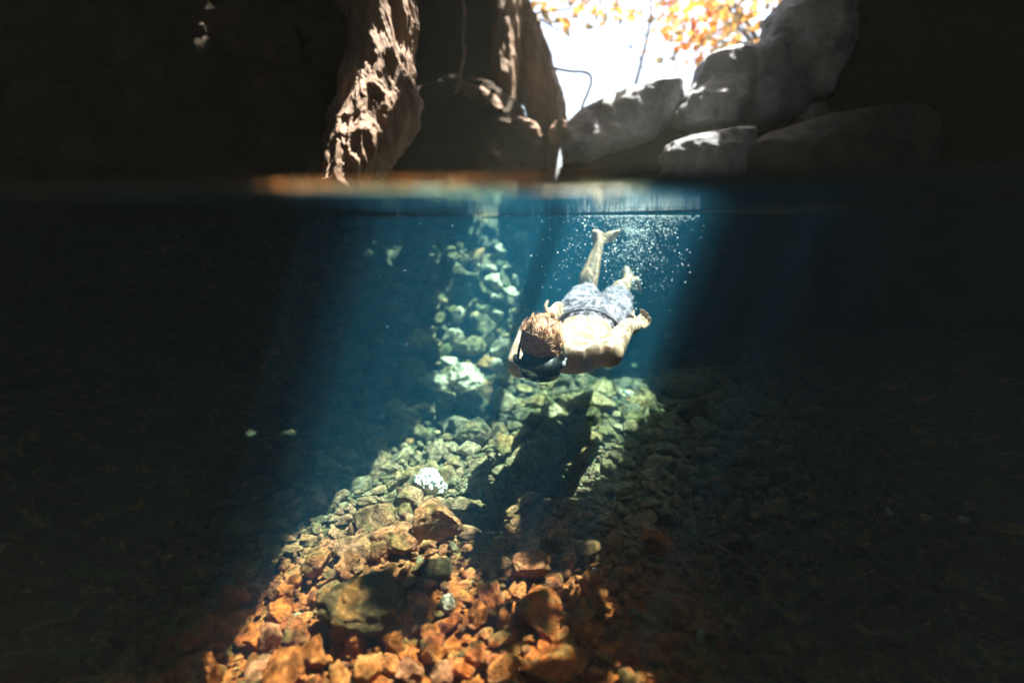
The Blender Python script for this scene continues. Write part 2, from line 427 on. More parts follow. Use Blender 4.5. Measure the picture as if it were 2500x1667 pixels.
def tilt_m(r_, mx=.5):
    a, b = r_.uniform(0, 2*math.pi), r_.uniform(-mx, mx); c = r_.uniform(0, 2*math.pi)
    return np.array(Euler((b, r_.uniform(-mx, mx), a)).to_matrix())
def craggy(V, P, k, seed): return P*(1+k*fbm(V*2.6+seed, 4, seed+9, True))[:, None]
protos = []
for i in range(16):
    P_, F_ = stone_verts(3 if i % 2 else 4, 100+i, 7+i % 6, .12+.08*(i % 3)); protos.append((craggy(ico(3 if i % 2 else 4)[0], P_, .14*(i % 3), i), F_))
protos_hi = [stone_verts(4, 200+i, 6+i % 5, .13+.05*(i % 3)) for i in range(10)]
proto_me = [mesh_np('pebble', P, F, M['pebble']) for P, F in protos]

# scatter with a simple rejection grid, big stones first
def scatter():
    r_ = np.random.default_rng(5); out = []; cell = .12; grid = {}
    def ok(x, y, r):
        k = (int(x//cell), int(y//cell)); m = 2
        for i in range(k[0]-m, k[0]+m+1):
            for j in range(k[1]-m, k[1]+m+1):
                for (a, b, c) in grid.get((i, j), ()):
                    if (a-x)**2+(b-y)**2 < (.86*(c+r))**2: return False
        return True
    for (n, lo, hi) in ((34, .08, .12), (330, .05, .07), (1700, .032, .05), (5200, .018, .032), (7000, .010, .018)):
        for _ in range(n*3):
            if n <= 0: break
            y = .95+r_.random()**.8*5.0; x = -1.25-.12*y*r_.random()+r_.random()*(2.6+.25*y)
            big = hi > .08
            r = r_.uniform(lo, hi)*(1.0+.22*(y-1.8) if y > 1.8 else 1.0)
            if y < 2.4: r *= .80 if y > 1.9 else .66
            if not ok(x, y, r): continue
            grid.setdefault((int(x//cell), int(y//cell)), []).append((x, y, r)); out.append((x, y, r)); n -= 1
    return np.array(out)
ST = scatter()
bz = bed_z(ST[:, 0], ST[:, 1])
score = ST[:, 2]/ST[:, 1]*np.where(sunlit(ST[:, 0]+SX*1.2, ST[:, 1]+SY*1.2), 2.0, .6)*np.where(np.abs(ST[:, 0]/ST[:, 1]) < .9, 1, .2)
order = np.argsort(-score); named = set(order[:285].tolist())
LM = [(1050, 1186, 'white coral'), (1060, 1275, 'big flat topped tan rock'), (885, 1462, 'large dark mossy boulder'), (1097, 1473, 'pale grey hollowed stone'),
      (1290, 1385, 'rust red wrinkled rock'), (1530, 964, 'white pointed shell'), (1085, 990, 'tall upright pale boulder'), (1232, 985, 'mottled green boulder'),
      (1140, 925, 'jagged bright cream rock'), (1325, 890, 'diving mask'), (1152, 1056, 'dark boulder with the sunlit shoulder'), (1460, 977, 'round white stone'),
      (1425, 1200, 'grey fan shaped shell'), (1165, 1500, 'squarish orange rock'), (518, 1640, 'lone orange spike'), (1256, 700, 'lumpy rib of the far slope'),
      (1218, 612, 'topmost knobbly rock'), (1600, 1325, 'lone orange ribbed rock'), (1690, 1005, 'ragged olive rock'), (1235, 1640, 'blue grey boulder at the bottom edge'),
      (770, 1372, 'pointed peach rock'), (1710, 1552, 'dented blue grey stone'), (975, 1318, 'long pale rock ridge')]
CNT = {}
ORD = ['nearest', 'second nearest', 'third nearest', 'fourth nearest', 'fifth nearest', 'sixth nearest', 'seventh nearest', 'eighth nearest', 'ninth nearest', 'tenth nearest', 'eleventh nearest', 'twelfth nearest']
DIR = ['right of', 'below and right of', 'below', 'below and left of', 'left of', 'above and left of', 'above', 'above and right of']
def pix(P):
    d = np.array(P)-CAM; w = d@fwd; return 1250+FPX*(d@right)/w, 833.5-FPX*(d@up)/w
def place(x, y, z):
    px, py = pix((x, y, z)); dd = [math.hypot(px-a, py-b) for a, b, _ in LM]; k = int(np.argmin(dd))
    q = int(round(math.atan2(py-LM[k][1], px-LM[k][0])/(math.pi/4))) % 8
    return k, q, dd[k]
RANK = {}
for i in named:
    k, q, d = place(ST[i, 0], ST[i, 1], bz[i]); RANK.setdefault((k, q), []).append((d, i))
NAME = {}
for (k, q), v in RANK.items():
    for n, (d, i) in enumerate(sorted(v)): NAME[i] = (ORD[n]+' ' if len(v) > 1 else '')+'stone '+DIR[q]+' the '+LM[k][2] if n < 12 else 'far stone '+DIR[q]+' the '+LM[k][2]
rs = np.random.default_rng(11); bed_acc = Acc(); npeb = 0
for i, (x, y, r) in enumerate(ST):
    sc3 = np.array([rs.uniform(.95, 1.4), rs.uniform(.65, 1.0), rs.uniform(.42, .82)])*r*1.12
    E = Euler((rs.uniform(-.45, .45), rs.uniform(-.45, .45), rs.uniform(0, 6.28)))
    zc = bz[i] + r*.28 + rs.uniform(0, .012)
    k = int(rs.integers(len(protos)))
    if i in named:
        o = link('pebble', proto_me[k], None, (x, y, zc), E, tuple(sc3))
        g = 'rusty stones in the near heap' if y < 1.75 else 'tan stones left of the shadow' if y < 2.5 else 'pebbles below the swimmer' if y < 3.7 else 'far pale stones'
        lab = NAME[i] if len(NAME[i].split()) > 4 else 'stone lying '+NAME[i][6:]
        tag(o, lab, 'stone', g)
    else:
        P, F = (protos[k] if r > .036 else stone_lo[k]) if 'stone_lo' in globals() else (None, None)
        if P is None:
            stone_lo = [stone_verts(2, 100+j, 6+j % 4, .12) for j in range(16)]; P, F = protos[k] if r > .036 else stone_lo[k]
        bed_acc.add((P*sc3)@np.array(E.to_matrix()).T+np.array([x, y, zc]), F)
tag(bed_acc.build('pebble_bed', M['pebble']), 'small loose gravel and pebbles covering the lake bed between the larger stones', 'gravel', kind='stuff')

def boulder(name, label, cat, px, py, Y, w, h, d, mat, seed, rot=0., group=None, facets=7, rough=.16, tilt=(0, 0), sub=5, ridge=0):
    """one carved rock centred on a place; w, h, d are full sizes in metres"""
    P, F = stone_verts(sub, seed, facets, rough)
    V0, _ = ico(sub)
    if ridge: P = P*(1+ridge*fbm(V0*3.2+seed, 4, seed+9, True))[:, None]
    me = mesh_np(name, P*np.array([w/2, d/2, h/2]), F, mat)
    o = link(name, me, None, tuple(at(px, py, Y)), (tilt[0], tilt[1], rot))
    return tag(o, label, cat, group)
exec_later = []

# ------------------------------------------------------------------ rocks above the water
def profile_rock(name, label, levels, Y, depth, mat, amp=.08, freq=(3, 3, 3), seed=0, rings=90, seg=110, expo=2.4, ridged=True, cat='rock', dY=0., oct=6, fine=.3):
    """a rock with depth, given the left and right edge it shows at a few heights"""
    L = np.array(levels, float); t = np.linspace(0, 1, rings); tt = np.linspace(0, 1, len(L))
    py, l, r = (np.interp(t, tt, L[:, k]) for k in range(3))
    a = np.arange(seg)*2*math.pi/seg
    ca, sa = np.cos(a), np.sin(a)
    ca = np.sign(ca)*np.abs(ca)**(2/expo); sa = np.sign(sa)*np.abs(sa)**(2/expo)
    V = []
    for i in range(rings):
        Yi = Y + dY*t[i]
        A, B = at(l[i], py[i], Yi), at(r[i], py[i], Yi); c = (A+B)/2; h = (B-A)/2
        V.append(c + ca[:, None]*h + sa[:, None]*np.array([0, depth/2, 0])*min(1, .35+2.2*np.linalg.norm(h)/depth))
    V = np.concatenate(V); C0 = V.reshape(rings, seg, 3).mean(1).repeat(seg, 0)
    n = V-C0; n /= np.linalg.norm(n, axis=1)[:, None]+1e-6
    q = V*np.array(freq)
    d = fbm(q, oct, seed, ridged)*amp + fbm(q*5, 3, seed+3)*amp*fine
    V = V + n*(d-amp*.3)[:, None]
    V[:, 2] += fbm(V*np.array(freq)*1.3, 3, seed+8)*amp*.5
    V = np.concatenate([V, [V[:seg].mean(0)], [V[-seg:].mean(0)]])
    F = []
    I = np.arange(rings*seg).reshape(rings, seg); J = np.roll(I, -1, 1)
    Q = np.stack([I[:-1], I[1:], J[1:], J[:-1]], -1).reshape(-1, 4)
    F = np.concatenate([Q[:, [0, 1, 2]], Q[:, [0, 2, 3]],
                        np.stack([J[0], I[0], np.full(seg, rings*seg)], 1)[:, ::-1], np.stack([J[-1], I[-1], np.full(seg, rings*seg+1)], 1)])
    return tag(link(name, mesh_np(name, V, F[:, ::-1], mat)), label, cat)

profile_rock('cave_pillar', 'huge black mass of cave rock filling the upper left of the picture',
             [(-420, -900, 700), (0, -900, 830), (150, -900, 850), (300, -900, 800), (430, -900, 770), (500, -900, 770)], 3.95, 1.3, M['wallrock'], .16, (2, 2, 2), 61, 130, 160, dY=-.5)
profile_rock('hanging_rock', 'fluted brown rock tongue hanging down to the water, its right edge lit by the sun',
             [(-420, 820, 1010), (0, 840, 1008), (70, 862, 1010), (130, 868, 996), (200, 845, 1006), (250, 838, 1018), (300, 806, 1012), (345, 806, 992), (400, 812, 945), (440, 800, 915), (480, 790, 905)],
             3.75, .55, M['column'], .075, (8, 8, 1.5), 62, 190, 220, dY=-.6, fine=.22)
profile_rock('cave_pillar', 'dark recessed cave rock between the two sunlit rock tongues',
             [(-420, 960, 1250), (0, 970, 1235), (200, 985, 1240), (260, 990, 1260)], 5.8, .6, M['cave'], .12, (2, 2, 2), 63)
profile_rock('rock_ledge', 'low dark rounded ledge above the water right of the fluted rock tongue',
             [(215, 1090, 1190), (240, 1000, 1235), (280, 930, 1275), (340, 915, 1320), (400, 905, 1335), (450, 900, 1330), (560, 890, 1330)], 5.3, .9, M['wallrock'], .09, (3, 3, 3), 64)
profile_rock('hanging_rock', 'narrow tan rock face lit full length by the sun left of the sky gap',
             [(-420, 1180, 1290), (-60, 1196, 1276), (60, 1208, 1274), (140, 1200, 1268), (200, 1214, 1262), (255, 1236, 1258), (290, 1244, 1262)], 5.5, .35, M['column'], .05, (7, 7, 2), 65, 120, 120, dY=-.4)
profile_rock('rock_spike', 'blue grey rock spike standing against the white sky at the left of the gap',
             [(-8, 1262, 1284), (20, 1256, 1292), (70, 1256, 1318), (140, 1258, 1340), (210, 1262, 1362), (270, 1278, 1382), (330, 1296, 1372), (400, 1318, 1356), (450, 1320, 1350)], 5.5, .5, M['column'], .05, (6, 6, 2), 66, 110, 120)
profile_rock('rock_lip', 'pale lit rim of rock curling under the dark recess', [(205, 1112, 1135), (216, 1110, 1178), (232, 1128, 1208), (250, 1180, 1226), (268, 1205, 1228)], 4.9, .14, M['column'], .03, (9, 9, 9), 67, 40, 60, 2)
profile_rock('rock_lip', 'small pale lit rim of rock low in the notch beside the spike', [(288, 1250, 1280), (300, 1262, 1308), (318, 1290, 1318), (338, 1306, 1320)], 4.9, .12, M['column'], .025, (9, 9, 9), 68, 30, 50, 2)
profile_rock('small_rock', 'small cream sunlit stone wedged at the foot of the sky gap', [(296, 1356, 1380), (312, 1346, 1380), (335, 1342, 1366), (352, 1344, 1356)], 4.9, .12, M['column'], .02, (9, 9, 9), 69, 30, 50, 2)
# the boulders on the right
B = M['boulder']
profile_rock('boulder', 'long rounded grey boulder below the white sky gap', [(204, 1610, 1640), (214, 1560, 1655), (236, 1490, 1662), (270, 1420, 1655), (310, 1372, 1640), (345, 1364, 1600), (375, 1366, 1500), (398, 1378, 1440)], 5.2, .7, B, .05, (2.5, 2.5, 2.5), 70, 90, 120, 2.2)
profile_rock('boulder', 'blocky grey boulder with a flat sloping top right of the long rounded one', [(128, 1800, 1815), (138, 1740, 1830), (150, 1712, 1826), (200, 1700, 1816), (240, 1668, 1806), (280, 1652, 1802), (310, 1658, 1796), (322, 1716, 1780)], 4.9, .8, B, .05, (3, 3, 3), 71, 90, 120, 2.6)
profile_rock('boulder', 'tall blue grey boulder standing above the dark hollow on the right', [(104, 1890, 1930), (122, 1820, 1950), (150, 1806, 1960), (220, 1804, 1960), (280, 1800, 1940), (310, 1796, 1900), (322, 1806, 1850)], 4.8, .8, B, .05, (3, 3, 3), 72, 90, 120, 2.4)
profile_rock('boulder', 'topmost rounded boulder at the upper right edge of the sky gap', [(-260, 2040, 2200), (-60, 1960, 2150), (0, 1925, 2120), (30, 1896, 2100), (80, 1884, 2080), (140, 1892, 2060), (185, 1925, 2030), (240, 1960, 2000)], 4.6, .9, B, .08, (3, 3, 3), 73, 110, 130, 2.3)
profile_rock('boulder', 'low grey slab of rock just above the water under the blocky boulder', [(322, 1770, 1822), (334, 1690, 1826), (350, 1640, 1828), (375, 1620, 1826), (410, 1612, 1815), (450, 1600, 1790), (520, 1590, 1780)], 4.3, .6, B, .05, (3, 3, 3), 74, 80, 120, 2.4)
profile_rock('boulder', 'long low dark slab of rock sloping up to the right above the water', [(268, 2090, 2180), (290, 2000, 2240), (320, 1900, 2260), (350, 1830, 2260), (385, 1815, 2260), (420, 1820, 2260), (520, 1810, 2260)], 4.1, .7, M['slab'], .06, (3, 3, 3), 75, 80, 120, 2.4)
profile_rock('boulder', 'shadowed rock in the hollow between the upper and the lower boulders', [(285, 1660, 1900), (310, 1560, 2050), (345, 1450, 2080), (380, 1380, 2080), (430, 1370, 2050), (520, 1360, 2050)], 5.4, .7, M['cave'], .08, (3, 3, 3), 76, 70, 120, 2.4)
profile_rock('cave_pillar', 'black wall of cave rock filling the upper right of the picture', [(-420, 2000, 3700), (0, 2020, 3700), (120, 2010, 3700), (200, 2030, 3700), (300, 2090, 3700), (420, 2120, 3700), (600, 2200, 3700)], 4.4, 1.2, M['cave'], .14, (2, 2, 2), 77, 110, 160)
# thin lit root dripping down the dark recess
def px_path(pts, Y): return np.array([at(a, b, Y if len(c) == 0 else c[0]) for a, b, *c in pts])
a_ = Acc(); P_ = spline(px_path([(1124, -60), (1130, 0), (1134, 40), (1131, 90), (1134, 130), (1127, 165), (1120, 205), (1113, 228)], 4.2), 14)
tube(a_, P_, .009+.006*np.abs(noise(P_*40, 3)), 7, .8, 4)
tag(a_.build('hanging_root', M['column']), 'thin pale root hanging straight down in front of the dark recess', 'root')

# ------------------------------------------------------------------ trees seen through the gap
def mat_leaf(name, stops):
    s = NT(name); r_ = s.n('NewGeometry').outputs['Random Per Island']
    c = s.ramp(r_, stops, 'CONSTANT')
    d = s.n('BsdfDiffuse'); s.l(c, d.inputs[0]); t = s.n('BsdfTranslucent'); s.l(c, t.inputs[0])
    mx = s.n('MixShader'); mx.inputs[0].default_value = .5; s.l(d.outputs[0], mx.inputs[1]); s.l(t.outputs[0], mx.inputs[2])
    s.l(mx.outputs[0], s.out.inputs['Surface']); return s.m
M['leaf'] = mat_leaf('autumn_leaf', [(0, (.62, .22, .03)), (.3, (.50, .17, .03)), (.6, (.34, .20, .05)), (.75, (.7, .30, .05)), (.92, (.2, .18, .08))])
M['leaf2'] = mat_leaf('olive_leaf', [(0, (.26, .20, .10)), (.3, (.5, .26, .07)), (.7, (.6, .30, .08)), (.88, (.2, .19, .12))])
M['bark'] = mat_rock('grey_bark', [(.3, (.05, .045, .045)), (.7, (.13, .12, .12))], 30, .6, .01)
def leaves(acc, c, spread, n, size, r_):
    for _ in range(n):
        p = c + r_.normal(size=3)*spread; m = rotm(r_)*size*r_.uniform(.6, 1.3)
        Q = np.array([[-.5, 0, 0], [-.1, -.32, .05], [.5, 0, 0], [-.1, .32, .05]])
        acc.add(Q@m.T+p, np.array([[0, 1, 2, 3]]))
def tree(label, trunk, twigs, clumps, Y, rad, seed, leafmat, size=.09):
    r_ = np.random.default_rng(seed)
    e = link('tree', None, None, tuple(at(trunk[0][0], trunk[0][1], Y))); tag(e, label, 'tree', 'trees beyond the gap'); off = np.array(e.location)
    a = Acc(); P = spline(px_path(trunk, Y), 10)-off; tube(a, P, np.linspace(rad, rad*.35, len(P)), 8, .4, seed); a.build('trunk', M['bark'], e)
    for tw in twigs:
        a = Acc(); P = spline(px_path(tw, Y), 8)-off; tube(a, P, np.linspace(rad*.45, rad*.12, len(P)), 6, .3, seed)
        a.build('branch', M['bark'], e)
    if clumps:
        a = Acc()
        for (px, py, sp, n, *d) in clumps: leaves(a, at(px, py, Y+r_.uniform(-.5, .5))-off, np.array([sp, sp*1.2, sp*.8]), int(n*1.5), size*1.35, r_)
        a.build('crown', leafmat, e, False)
cl = [(r1, r2, .32, 16) for r1, r2 in [(1690, 10), (1720, 40), (1760, -10), (1660, 60), (1740, 80), (1700, 95), (1790, 30), (1640, -20), (1830, -40), (1680, 100), (1780, 60)]]
tree('orange leaved tree beyond the boulders at the top of the sky gap', [(1900, 240), (1860, 120), (1800, 20), (1740, -60), (1700, -160)],
     [[(1860, 120), (1800, 70), (1720, 80), (1660, 110)], [(1800, 20), (1740, 20), (1680, 50)], [(1850, 100), (1780, 110), (1700, 130), (1600, 150)], [(1740, -60), (1640, -30), (1560, -10)]], cl, 9, .05, 81, M['leaf'], .15)
tree('slender bare grey sapling leaning across the middle of the white sky', [(1545, 235), (1556, 190), (1566, 150), (1580, 90), (1588, 40), (1590, -20), (1594, -120)],
     [[(1566, 150), (1545, 120), (1500, 108), (1450, 112)], [(1562, 165), (1590, 170), (1606, 205)], [(1580, 90), (1540, 60), (1500, 40), (1470, 0)], [(1586, 60), (1620, 30), (1640, -20)], [(1545, 120), (1520, 80), (1490, 60)]],
     [(1500, 20, .12, 8), (1460, -20, .2, 14), (1620, 60, .12, 6), (1540, 30, .1, 5), (1510, 20, .14, 8)], 8, .028, 82, M['leaf2'], .1)
tree('sparse tree with scattered ochre leaves at the left top of the white sky', [(1180, 330), (1200, 200), (1250, 60), (1300, -60), (1340, -160)],
     [[(1250, 60), (1320, 30), (1400, 20), (1450, -10)], [(1270, 20), (1340, 60), (1380, 90)], [(1300, -60), (1380, -30), (1440, 10)]],
     [(1320, 20, .16, 12), (1370, 60, .10, 7), (1370, 10, .2, 14), (1420, -10, .22, 16), (1450, 20, .15, 8), (1315, 45, .08, 5), (1500, -10, .2, 12)], 7.5, .045, 83, M['leaf2'], .11)
tree('tangled twiggy bush with yellow leaves on the far side of the blocky boulder', [(1960, 260), (1900, 180), (1840, 110), (1800, 60), (1760, -30)],
     [[(1900, 180), (1830, 130), (1740, 140), (1640, 180)], [(1840, 110), (1780, 100), (1720, 120)], [(1850, 120), (1800, 40), (1790, -40)], [(1760, -30), (1700, -10), (1620, 10)], [(1800, 60), (1760, 100), (1730, 90), (1700, 120)]],
     [(1800, 90, .22, 22), (1770, 40, .22, 16), (1840, 60, .18, 16), (1730, 120, .14, 10), (1820, 10, .25, 18), (1620, 20, .16, 8), (1680, 30, .2, 14)], 7, .03, 84, M['leaf2'], .1)
a_ = Acc(); tube(a_, spline(px_path([(1320, 150), (1350, 166), (1390, 174), (1432, 178), (1444, 196), (1436, 225), (1422, 260), (1416, 300)], 5.3), 10), .012, 8, .7, 5)
tag(a_.build('bent_branch', mat_rock('ochre_branch', [(.3, (.34, .30, .28)), (.6, (.5, .38, .22)), (.75, (.7, .45, .12))], 9, .5, .01)), 'crooked bare branch bending down from the spike to the long boulder', 'branch')

# ------------------------------------------------------------------ rocks on the lake bed that stand out
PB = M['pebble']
def on_bed(px, py, lift=0.):
    """ground point under a pixel"""
    Ys = np.linspace(1.0, 6.0, 500)
    P = np.array([at(px, py, y) for y in Ys]); d = P[:, 2]-bed_z(P[:, 0], P[:, 1])
    i = int(np.argmax(d < 0)) if (d < 0).any() else len(Ys)-1
    return Ys[i]
def bb(name, label, cat, px, py, wpx, hpx, mat, seed, depth=.8, rot=0., group=None, facets=8, rough=.18, tilt=(0, 0), sub=4, ridge=0, dy=0):
    Y = on_bed(px, py+hpx*.35)+dy; k = Y/FPX/math.cos(PITCH)
    return boulder(name, label, cat, px, py, Y, wpx*k, hpx*k, wpx*k*depth, mat, seed, rot, group, facets, rough, tilt, sub, ridge)
bb('boulder', 'big flat topped tan rock in the middle of the sunlit slope', 'rock', 1060, 1275, 170, 125, PB, 301, .8, .3, rough=.22, tilt=(.25, -.1), sub=5)
bb('boulder', 'large dark mossy boulder low on the left, in shade', 'rock', 890, 1470, 230, 150, M['mossrust'], 302, .8, .4, rough=.2, tilt=(.1, .1), sub=5, facets=4, ridge=.10)
bb('boulder', 'pointed peach coloured rock on the left brink of the heap', 'rock', 770, 1372, 100, 90, PB, 303, .8, .2, rough=.25, tilt=(.2, .3))
bb('boulder', 'wide cream rock with a rounded top at the brink of the slope', 'rock', 920, 1262, 150, 90, PB, 304, .7, .1, rough=.22)
bb('boulder', 'long pale rock ridge below the big tan rock', 'rock', 975, 1318, 150, 62, PB, 305, .7, -.2, rough=.24)
bb('boulder', 'flat cream ledge stone above the mossy boulder', 'rock', 870, 1332, 130, 46, PB, 306, .8, -.1, rough=.24)
bb('boulder', 'dim greenish round rock right above the mossy boulder', 'rock', 1062, 1385, 95, 85, M['moss'], 307, .8, .4, rough=.14)
bb('boulder', 'angular dark olive stone beside the white coral', 'rock', 1000, 1215, 75, 58, PB, 308, .9, .4, rough=.12)
bb('boulder', 'tall upright pale boulder at the left rim of the lit bed', 'rock', 1085, 990, 72, 105, PB, 309, .8, .2, rough=.14, tilt=(.3, .1), sub=5)
bb('boulder', 'blocky porous cream stone under the upright boulder', 'rock', 1120, 1040, 56, 58, PB, 310, .9, .3, rough=.2)
bb('boulder', 'dark boulder with a sunlit shoulder left of the pebble bed', 'rock', 1152, 1056, 100, 80, PB, 311, .9, -.3, rough=.16, sub=5)
bb('boulder', 'grey boulder in half shade above the pebble bed', 'rock', 1190, 975, 90, 70, M['moss'], 312, .9, .2, rough=.18)
bb('boulder', 'mottled green boulder left below the diving mask', 'rock', 1232, 985, 66, 82, PB, 313, .9, .5, rough=.2)
bb('boulder', 'porous bright stone at the far left of the rubble', 'rock', 1097, 888, 60, 42, M['palestone'], 314, .9, .1, rough=.28)
bb('boulder', 'block shaped pale blue stone left of the shoulder', 'rock', 1216, 890, 52, 34, M['palestone'], 315, .6, .3, rough=.1)
bb('boulder', 'jagged bright cream rock in the middle of the far rubble', 'rock', 1140, 925, 100, 70, M['palestone'], 316, .8, -.2, rough=.34, sub=5, ridge=.12)
bb('boulder', 'long jagged crest of pale rock running down from the left rim', 'rock', 1068, 935, 100, 50, M['palestone'], 317, .8, .5, rough=.3, ridge=.15, tilt=(0, .4))
for k, (px, py, w, h, lab) in enumerate([(1185, 800, 70, 60, 'hazy blue angular rock in the middle of the far slope'), (1110, 830, 62, 52, 'hazy angular rock lower left on the far slope'),
        (1155, 850, 80, 60, 'hazy wedge of rock above the jagged cream rock'), (1225, 850, 70, 80, 'dim knobbly boulder close behind the left shoulder'),
        (1165, 780, 50, 36, 'small hazy rock with a bright top on the far slope'), (1205, 770, 60, 44, 'hazy rounded rock below the upright ridge'),
        (1080, 860, 70, 44, 'dim rock at the left foot of the far slope'), (1120, 770, 46, 40, 'faint blue rock on the left of the far slope')]):
    bb('boulder', lab, 'rock', px, py, w, h, M['palestone'] if k % 2 else PB, 330+k, .8, k*.7, 'hazy rocks on the far slope', rough=.2, ridge=.06)
for k, (px, py, w, h, lab) in enumerate([(1218, 612, 44, 36, 'knobbly pale rock topmost on the far slope'), (1252, 618, 34, 30, 'smooth pale rock beside the topmost knobbly one'),
        (1195, 655, 50, 18, 'flat lit stone below the topmost rocks'), (1232, 652, 30, 16, 'small bright flat stone on the shelf of the far slope'),
        (1210, 690, 60, 44, 'broad hazy rock face under the shelf'), (1256, 690, 22, 46, 'lumpy upright rock on the right rib of the far slope'),
        (1240, 712, 60, 30, 'craggy pale rock in the middle of the right rib'), (1258, 735, 20, 40, 'narrow lumpy rock at the foot of the right rib'),
        (1208, 728, 34, 22, 'pale rock at the left foot of the rib'), (1148, 706, 16, 20, 'small lone upright pale stone on the left of the far slope'),
        (1168, 650, 12, 14, 'tiny bright stone left of the shelf'), (1150, 720, 20, 10, 'thin sliver of pale stone below the lone upright one')]):
    bb('boulder', lab, 'rock', px, py, w, h, M['palestone'], 350+k, .8, k*.9, 'hazy rocks on the far slope', rough=.24, ridge=.12)
bb('boulder', 'round craggy dark rock just left of the hand on the hip', 'rock', 1308, 738, 56, 58, M['moss'], 371, .9, .3, rough=.2, ridge=.3, sub=5, dy=-1.1)
bb('boulder', 'dark broken rock under the craggy round one', 'rock', 1310, 790, 60, 50, M['moss'], 372, .9, .3, rough=.3, ridge=.2, dy=-1.0)
# stones near the camera
bb('boulder', 'rust red wrinkled rock with sunlit rims in the dappled shade', 'rock', 1290, 1385, 110, 110, M['rose'], 381, .8, .5, rough=.3, ridge=.22, sub=5, tilt=(.2, .5))
bb('boulder', 'small pink orange pointed stone in the shade', 'rock', 1333, 1322, 32, 44, M['rose'], 382, .6, .4, rough=.3, tilt=(0, -.4))
bb('boulder', 'orange ribbed rock alone in the dark on the right', 'rock', 1600, 1325, 90, 58, M['orange'], 383, .8, .2, rough=.2, ridge=.14, tilt=(0, .35))
bb('boulder', 'upright orange spike of rock alone at the lower left', 'rock', 518, 1640, 44, 130, M['orange'], 384, .8, .2, rough=.3, ridge=.12)
bb('boulder', 'squarish orange rock below the pale grey stone', 'rock', 1165, 1500, 66, 74, M['orange'], 385, .8, .2, rough=.2, ridge=.08)
bb('boulder', 'orange brown rock right of the squarish one', 'rock', 1232, 1510, 52, 70, M['orange'], 386, .8, .9, rough=.24, ridge=.08)
bb('boulder', 'rounded orange stone with a yellow rim at the bottom', 'rock', 1158, 1600, 56, 76, PB, 387, .8, .1, rough=.1)
bb('boulder', 'dark blue grey boulder at the bottom edge in shade', 'rock', 1235, 1640, 110, 90, PB, 388, .8, .1, rough=.16, sub=5)
for k, (px, py, w, h) in enumerate([(655, 1560, 75, 90), (700, 1630, 120, 110), (770, 1600, 90, 100), (640, 1640, 110, 90), (870, 1560, 70, 80), (900, 1630, 80, 90), (1000, 1640, 85, 80),
                                    (960, 1570, 60, 66), (1060, 1600, 70, 70), (1080, 1650, 80, 70), (830, 1650, 80, 70), (1050, 1545, 70, 50), (930, 1500, 60, 50), (690, 1455, 60, 70), (720, 1420, 50, 60), (670, 1440, 50, 56)]):
    lab = ['glowing orange rock at the left end of the bottom heap', 'broad craggy orange rock in the bottom left heap', 'orange rock with deep folds in the bottom heap', 'low orange rock where the bottom heap meets the dark',
           'orange rock with a pointed top in the middle of the heap', 'wrinkled orange rock at the bottom edge of the picture', 'rounded brown orange rock at the bottom centre left', 'small brown rock with an orange rim',
           'arched orange rock near the bottom centre', 'domed orange rock at the bottom edge near the centre', 'ridged orange rock at the bottom edge', 'dull orange rock behind the domed one',
           'reddish rock under the mossy boulder', 'pinkish upright rock on the left brink', 'leaning pinkish slab above the upright rock on the brink', 'sharp pinkish rock jutting out over the dark on the left'][k]
    bb('boulder', lab, 'rock', px, py, w, h, M['orange'] if k % 3 else M['rose'], 400+k, .8, k*.8, 'orange rocks of the near heap', rough=.26, ridge=.14, sub=4)
# white and pale pieces
bb('coral_piece', 'blazing white knobbly piece of coral at the brink of the sunlit slope', 'coral', 1050, 1184, 72, 74, M['white'], 431, .9, .3, rough=.35, ridge=.35, sub=5)
bb('shell', 'bright white pointed shell on the far edge of the pebble bed', 'shell', 1530, 964, 50, 24, M['white'], 432, .6, .1, rough=.3, tilt=(0, .35))
bb('white_stone', 'round white stone left of the pointed shell', 'stone', 1460, 977, 18, 18, M['white'], 433, .8, .1, rough=.05)
bb('white_stone', 'small white stone among green pebbles below the round one', 'stone', 1424, 1020, 16, 15, M['white'], 434, .8, .1, rough=.05)
bb('white_stone', 'pale grey hollowed stone lying on the near rocks at the lower centre left', 'stone', 1097, 1473, 46, 76, M['palestone'], 435, .6, .1, rough=.32, tilt=(0, -.3), sub=5)
bb('shell', 'grey fan shaped shell in the shadow of the swimmer', 'shell', 1425, 1200, 34, 22, M['palestone'], 436, .6, .1, rough=.35)
bb('shell', 'tiny white shell fragment right of the fan shaped shell', 'shell', 1502, 1218, 13, 11, M['white'], 437, .6, .1, rough=.35)
bb('white_stone', 'blue grey stone with a dent at the lower right', 'stone', 1710, 1552, 30, 46, M['palestone'], 438, .6, .1, rough=.25)
bb('white_stone', 'small white ball shaped stone floating bright right of the hand', 'stone', 1633, 818, 23, 16, M['white'], 439, .8, .1, rough=.05, dy=-.9)
